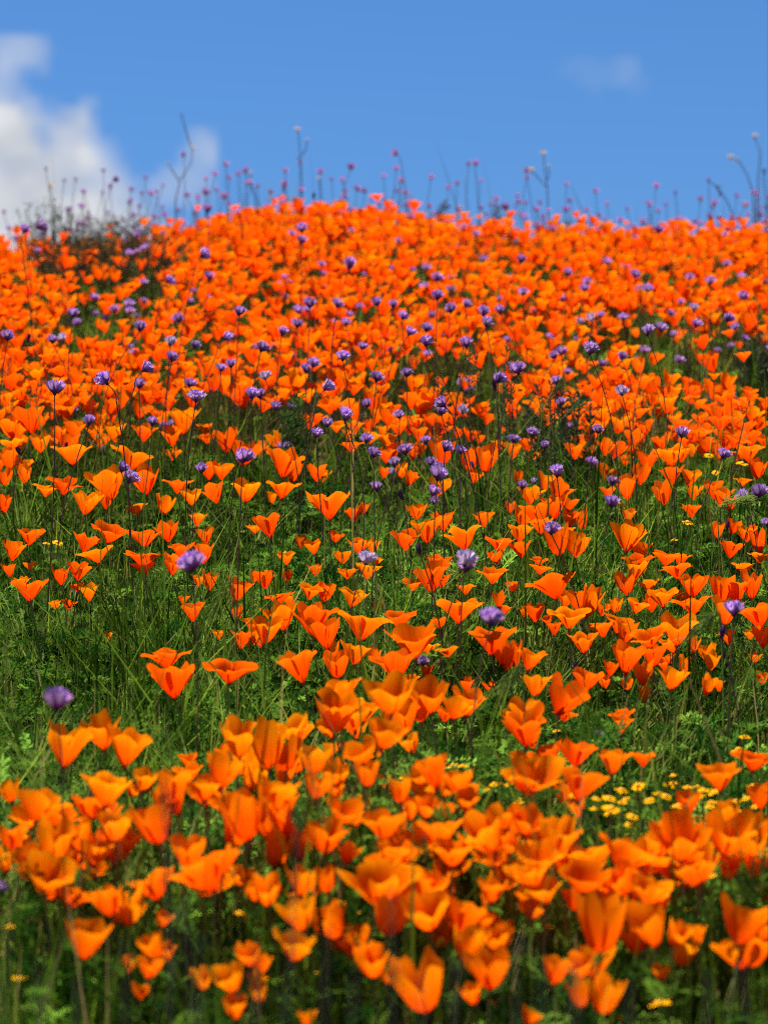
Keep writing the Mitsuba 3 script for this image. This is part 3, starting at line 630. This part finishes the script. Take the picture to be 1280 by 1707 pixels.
def leaf_template(kind, seed):
    """A cut leaf as flat lobes along an arching midrib, 1 long, along +x, face up."""
    r = np.random.default_rng(seed)
    V, Fc = [], []

    def lobe(p, ang, L, w, pitch):
        d = np.array([math.cos(ang) * math.cos(pitch), math.sin(ang) * math.cos(pitch), math.sin(pitch)])
        s = np.array([-math.sin(ang), math.cos(ang), r.normal(0, .25)]) * w
        k = len(V)
        V.extend([p, p + d * L * .55 - s, p + d * L, p + d * L * .55 + s])
        Fc.extend([[k, k + 1, k + 2], [k, k + 2, k + 3]])
    arch = lambda t: np.array([t, 0, .25 * t - .45 * t * t])
    if kind == 0:                                      # feathery poppy leaf
        for t in np.linspace(.35, .95, 6):
            for sd in (-1, 1):
                a = sd * r.uniform(.5, .9)
                L = .34 * (1.15 - t * .7)
                lobe(arch(t), a, L, .022, r.normal(.1, .2))
                q = arch(t) + L * .45 * np.array([math.cos(a), math.sin(a), .05])
                lobe(q, a + sd * .55, L * .5, .018, r.normal(.1, .25))
                lobe(q, a - sd * .55, L * .55, .018, r.normal(.1, .25))
        lobe(arch(.9), 0, .25, .022, 0)
    else:                                              # leaflets in pairs
        for t in np.linspace(.25, .95, 7):
            for sd in (-1, 1):
                lobe(arch(t), sd * r.uniform(.8, 1.3), .22, .075, r.normal(.1, .3))
        lobe(arch(.95), 0, .22, .075, 0)
    for t in np.linspace(0, .8, 3):                    # midrib
        p, q = arch(t), arch(t + .3)
        k = len(V)
        V.extend([p + [0, -.012, 0], p + [0, .012, 0], q + [0, .010, 0], q + [0, -.010, 0]])
        Fc.extend([[k, k + 1, k + 2], [k, k + 2, k + 3]])
    return np.array(V), np.array(Fc)


def scatter_leaves(n, y0, y1, side, tmpl, size, zmax, pitch=(.1, 1.1), xy=None):
    V, Fc = tmpl
    x, y = in_view(n, y0, y1, side) if xy is None else xy
    s = size * np.exp(rng.normal(0, .25, n))
    az, pt, ro = rng.uniform(0, 2 * np.pi, n), rng.uniform(*pitch, n), rng.normal(0, .4, n)
    ex = np.stack([np.cos(az) * np.cos(pt), np.sin(az) * np.cos(pt), np.sin(pt)], -1)
    side_ = np.stack([-np.sin(az), np.cos(az), 0 * az], -1)
    up = np.cross(ex, side_)
    ey = side_ * np.cos(ro)[:, None] + up * np.sin(ro)[:, None]
    ez = np.cross(ex, ey)
    base = np.stack([x, y, ground_z(x, y) + rng.uniform(0, zmax, n)], -1)
    P = base[:, None] + s[:, None, None] * (V[None, :, 0:1] * ex[:, None] + V[None, :, 1:2] * ey[:, None] + V[None, :, 2:3] * ez[:, None])
    f = (Fc[None] + (np.arange(n) * len(V))[:, None, None]).reshape(-1, 3)
    uv = np.stack([np.repeat(np.arange(n) + .5, len(V)), np.zeros(n * len(V))], -1)
    return P.reshape(-1, 3), f, uv


A0, A1, B0, B1 = leaf_template(0, 1), leaf_template(0, 2), leaf_template(1, 3), leaf_template(1, 4)
put('foliage__leaf', [scatter_leaves(5800, 2.5, 6.8, .3, A0, .066, .13, (.0, .9)), scatter_leaves(5800, 2.5, 6.8, .3, A1, .060, .13, (.0, .9)), scatter_leaves(6300, 2.5, 6.6, .3, B0, .042, .10), scatter_leaves(6300, 2.5, 6.6, .3, B1, .036, .12),
                      scatter_leaves(6300, 6.6, 14.6, .3, A0, .066, .13, (.0, .9)), scatter_leaves(2200, 1.8, 2.7, .2, A1, .05, .16), scatter_leaves(3600, 2.5, 3.4, .2, A0, .055, .17)], 'leaf_mat', smooth=False)
labels['foliage'] = {'label': 'feathery green poppy leaves and low herbs under the flowers', 'category': 'foliage', 'kind': 'stuff'}

# ---------------------------------------------------------------- bushy plants, sprigs, stalks
def at(px, py, y):
    return np.array([(px - CX) / F * y, y, Z0 + (CY - py) / F * y])


def needles(stem, n, size, spread=1.0, start=.25):
    """Narrow leaves along a stem."""
    V, Fc = [], []
    p = np.asarray(stem)
    for k in range(n):
        t = start + (1 - start) * rng.random()
        q = t * (len(p) - 1)
        i = min(int(q), len(p) - 2)
        b = p[i] + (p[i + 1] - p[i]) * (q - i)
        a = rng.uniform(0, 6.283)
        d = np.array([math.cos(a) * spread, math.sin(a) * spread, rng.uniform(.3, 1.3)])
        d *= size * rng.uniform(.6, 1.2) / np.linalg.norm(d)
        s = np.cross(d, rng.normal(0, 1, 3))
        s *= size * .10 / (np.linalg.norm(s) + 1e-9)
        j = len(V)
        V.extend([b, b + d * .5 - s, b + d, b + d * .5 + s])
        Fc.extend([[j, j + 1, j + 2], [j, j + 2, j + 3]])
    return np.array(V), np.array(Fc)


def bush(name, text, cat, px0, px1, top, y, n, leaf, size, twig, per, bow=.05, depth=.12, group=None, droop=.55):
    key = numbered(name)
    st, lv = [], []
    cx = (px0 + px1) / 2
    for k in range(n):
        px = px0 + (px1 - px0) * (k + rng.random()) / n
        yk = y + rng.uniform(-depth, depth)
        tip = at(px, top + abs(rng.normal(0, .36)) * 360 / y + droop * ((px - cx) / (px1 - px0) * 2) ** 2 * 360 / y, yk)
        bx = (cx + (px - cx) * .45 - CX) / F * y + rng.normal(0, .01)
        foot = np.array([bx, yk, float(ground_z(bx, yk)) - .01])
        if tip[2] < foot[2] + .06: tip[2] = foot[2] + .08
        p = bez(foot, (foot + tip) / 2 + [rng.normal(0, bow * .3), 0, .02], tip, 6)
        st.append(tube(p, .0019, .0009, 4))
        lv.append(needles(p, per, size))
    put(key + '__stem', st, twig)
    put(key + '__foliage', lv, leaf, smooth=False)
    labels[key] = {'label': text, 'category': cat}
    if group: labels[key]['group'] = group
    return key


bush('dry_shrub', 'brownish twiggy shrub on the ridge at upper left, poppies growing through it', 'shrub', 40, 255, 352, 11.9, 46, 'dry_mat', .030, 'twig_mat', 24, depth=.35)
bush('dry_shrub', 'second, lower brownish shrub in front of the ridge shrub at upper left', 'shrub', 40, 320, 385, 10.7, 95, 'dry_mat', .028, 'twig_mat', 44, depth=.5)
bush('leafy_shrub', 'dark leafy shrub tuft on the ridge behind the dry shrub, far left', 'shrub', 30, 120, 330, 12.9, 12, 'sage_mat', .030, 'twig_mat', 24, depth=.2)
bush('sage_bush', 'bushy grey-green needle-leaved plant among poppies right of centre', 'bush', 872, 990, 638, 6.5, 17, 'sage_mat', .022, 'stem_mat', 70, depth=.08)
bush('sage_bush', 'dim grey-green bush at the right edge halfway up the slope', 'bush', 1232, 1300, 560, 8.4, 16, 'sage_mat', .028, 'stem_mat', 60, depth=.15)
bush('green_herb', 'dark green leafy herb below the purple heads left of centre', 'herb', 470, 512, 655, 6.3, 8, 'leaf_flat', .022, 'stem_mat', 55, depth=.06)
bush('grey_sprig', 'leaning grey-green sprig tipped with purple, above the poppies right of centre', 'sprig', 775, 800, 566, 6.9, 3, 'sage_mat', .018, 'stem_mat', 60, depth=.03)
bush('grey_sprig', 'short upright green sprig just left of the leaning sprig', 'sprig', 728, 742, 610, 6.6, 3, 'sage_mat', .018, 'stem_mat', 60, depth=.03)
bush('grey_sprig', 'grey-green sprig standing beside the large pale purple head right of centre', 'sprig', 838, 862, 565, 6.6, 4, 'sage_mat', .018, 'stem_mat', 60, depth=.03)
thin('leaf_flat', (0.040, 0.10, 0.022), .4, .4)


def stalk(name, text, y, stems, blossoms, cat='stalk', blossom_mat='pale_yellow_mat', leaf_px=()):
    key = numbered(name)
    for pts in stems:
        p = [at(a, b, y + .03 * math.sin(a)) for a, b in pts]
        if len(p) == 2: p = [p[0], (p[0] + p[1]) / 2 + [.006, 0, 0], p[1]]
        scene[sub(key, 'stem')] = ply(tube(p, .0026, .0017, 4), 'twig_mat', smooth=True)
    for a, b, w in blossoms:
        c = at(a, b, y + .03 * math.sin(a))
        W = w / F * y
        fl = []
        for k in range(4):
            ang = k * math.pi / 2 + a
            d = np.array([math.cos(ang), math.sin(ang), .5])
            s = np.cross(d, [0, 0, 1.0])
            s /= np.linalg.norm(s)
            fl.append((np.array([c, c + W * .4 * d - s * W * .28, c + W * .55 * d, c + W * .4 * d + s * W * .28]), np.array([[0, 1, 2], [0, 2, 3]])))
        fl.append(tube([c - [0, 0, W * .5], c, c + [0, 0, W * .2]], W * .12, W * .2, 5))
        put(sub(key, 'blossom'), fl, blossom_mat, smooth=False)
    labels[key] = {'label': text, 'category': cat}


def foot_px(px, y):
    return (px, CY - F * (float(ground_z((px - CX) / F * y, y)) - Z0) / y)


stalk('mustard_stalk', 'forked stalk with three pale yellow blossoms against the sky right of centre', 12.6, [[foot_px(916, 12.6), (914, 360), (912, 312), (907, 275), (905.5, 256)], [(911, 311), (899, 298), (886, 283)], [(912, 300), (913, 276)]], [(905.5, 255, 12), (885.5, 282, 12), (913, 275, 7)])
stalk('mustard_stalk', 'tallest stalk with a pale yellow blossom at the right edge of the sky', 12.8, [[foot_px(1264, 12.8), (1262, 350), (1263, 300), (1267, 255), (1258, 227)]], [(1258, 226, 13)])
stalk('mustard_stalk', 'bent stalk with two faint yellow blossoms left of the tallest right-hand stalk', 12.9, [[foot_px(1258, 12.9), (1255, 320), (1245, 290), (1230, 266), (1219, 262)]], [(1218, 261, 12), (1228, 266, 8)])
stalk('mustard_stalk', 'tall straight stalk with a cream blossom above the highest poppies', 12.4, [[foot_px(505, 12.4), (504, 330), (502, 280), (497, 218)], [(502, 270), (495, 262)], [(503, 260), (512, 234)]], [(496, 215, 12), (512, 232, 7)])
stalk('mustard_stalk', 'wiry stalk with a brownish yellow blossom in front of the white wisp', 12.4, [[foot_px(296, 12.4), (292, 335), (300, 300), (318, 272), (321, 247)], [(318, 244), (309, 215), (302, 188)], [(298, 300), (288, 285), (279, 270)]], [(321, 246, 10), (279, 270, 5)])
stalk('mustard_stalk', 'pale yellow blossomed stalk above the dry shrub at far left', 12.5, [[foot_px(95, 12.5), (92, 360), (84, 311)]], [(84, 309, 13), (74, 330, 7)])
stalk('mustard_stalk', 'thin stalk with one yellow bud left of the dark purple head', 12.6, [[foot_px(534, 12.6), (533, 340), (532, 298)]], [(531, 297, 8)])
stalk('mustard_stalk', 'thin curved stalk with yellow bud right of the twin pink heads', 12.6, [[foot_px(435, 12.6), (425, 330), (419, 310), (418, 288)]], [(418, 287, 8)])
stalk('dead_stalk', 'dark leaning dead stalk at right with a knobbed tip', 12.4, [[foot_px(1228, 12.4), (1226, 370), (1212, 335), (1198, 315), (1181, 300)]], [(1196, 312, 11), (1200, 322, 10)], blossom_mat='dry_mat')
stalk('dead_stalk', 'dark broken stalk rising at the right edge', 12.4, [[foot_px(1277, 12.4), (1277, 340), (1273, 283)]], [(1274, 285, 12), (1277, 345, 12)], blossom_mat='dry_mat')
stalk('dead_stalk', 'dark upright dead stalk above the ridge left of centre', 12.5, [[foot_px(644, 12.5), (643, 350), (641, 330)]], [(642, 335, 11), (643, 345, 10)], blossom_mat='dry_mat')
for a, b, t in ((1012, 380, 'right of centre'), (1081, 378, 'further right, taller'), (927, 370, 'below the dark purple pair'), (948, 375, 'beside the dark purple pair'), (830, 350, 'near the pale pink head'), (738, 335, 'beside the ridge poppies'), (1245, 385, 'by the right edge')):
    bush('ridge_herb', f'short dark green herb on the ridge line, {t}', 'herb', a - 7, a + 7, b - 8, 12.9, 4, 'dry_mat', .035, 'twig_mat', 22, depth=.05)


def brome(text, y, root, tip, n=9):
    """A grass stalk that droops into long-awned spikelets."""
    key = numbered('brome_grass')
    a, b = at(*root, y), at(*tip, y)
    foot = np.array([a[0], y, float(ground_z(a[0], y)) - .01])
    p = np.vstack([bez(foot, (foot + a) / 2 + [.01, 0, .03], a, 5), bez(a, a + (b - a) * .5 + [0, 0, .012], b, 5)[1:]])
    scene[key + '__stalk'] = ply(tube(p, .0012, .0008, 4), 'awn_mat', smooth=True)
    aw = []
    for k in range(n * 5):
        q = a + (b - a) * rng.random() + [0, rng.normal(0, .004), rng.normal(.004, .004)]
        d = (b - a) / np.linalg.norm(b - a) + rng.normal(0, .28, 3)
        aw.append(tube([q, q + d * .012, q + d * rng.uniform(.02, .034)], .0009, .0002, 3))
    put(key + '__awn', aw, 'awn_mat')
    labels[key] = {'label': text, 'category': 'grass stalk', 'group': 'drooping brome grass heads'}


brome('pale awned grass head drooping left, above the red-orange poppy right of centre', 4.0, (870, 1112), (840, 1150))
brome('pale awned grass head between orange poppies at right, left of the round purple head', 4.3, (1200, 1025), (1160, 1056))
brome('pale green awned grass head fanning up left of the green gap', 4.6, (388, 965), (360, 1015))
brome('pale green awned grass head rising near the right edge, above mid-slope', 5.3, (1195, 850), (1240, 835))

# near stems, out of focus along the bottom of the picture
for k, (px, top, y) in enumerate(((272, 1300, 2.25), (305, 1490, 1.95), (498, 1345, 2.2), (545, 1545, 1.95), (652, 1480, 2.1), (212, 1560, 1.9), (330, 1580, 1.85), (900, 1590, 1.85), (955, 1600, 1.9), (760, 1590, 1.9), (860, 1560, 2.0), (590, 1620, 1.8), (420, 1610, 1.85), (60, 1600, 1.9), (130, 1630, 1.8), (1180, 1620, 1.9), (1050, 1640, 1.8), (15, 1540, 2.1), (700, 1630, 1.8), (1235, 1600, 2.0))):
    key = numbered('grey_herb')
    tip = at(px, top, y)
    foot = np.array([tip[0] + .03 * math.sin(k * 2.1), y, float(ground_z(tip[0], y)) - .01])
    p = bez(foot, (foot + tip) / 2 + [.015 * math.cos(k), 0, .02], tip, 6)
    scene[key + '__stem'] = ply(tube(p, .0018, .0010, 4), 'twig_mat', smooth=True)
    put(key + '__foliage', [needles(p, 30, .016, .5, .1)], 'sage_mat', smooth=False)
    label(key, 'blurred grey-green stalk close to the lens', px, top, 'herb', 'blurred grey-green stalks in front')
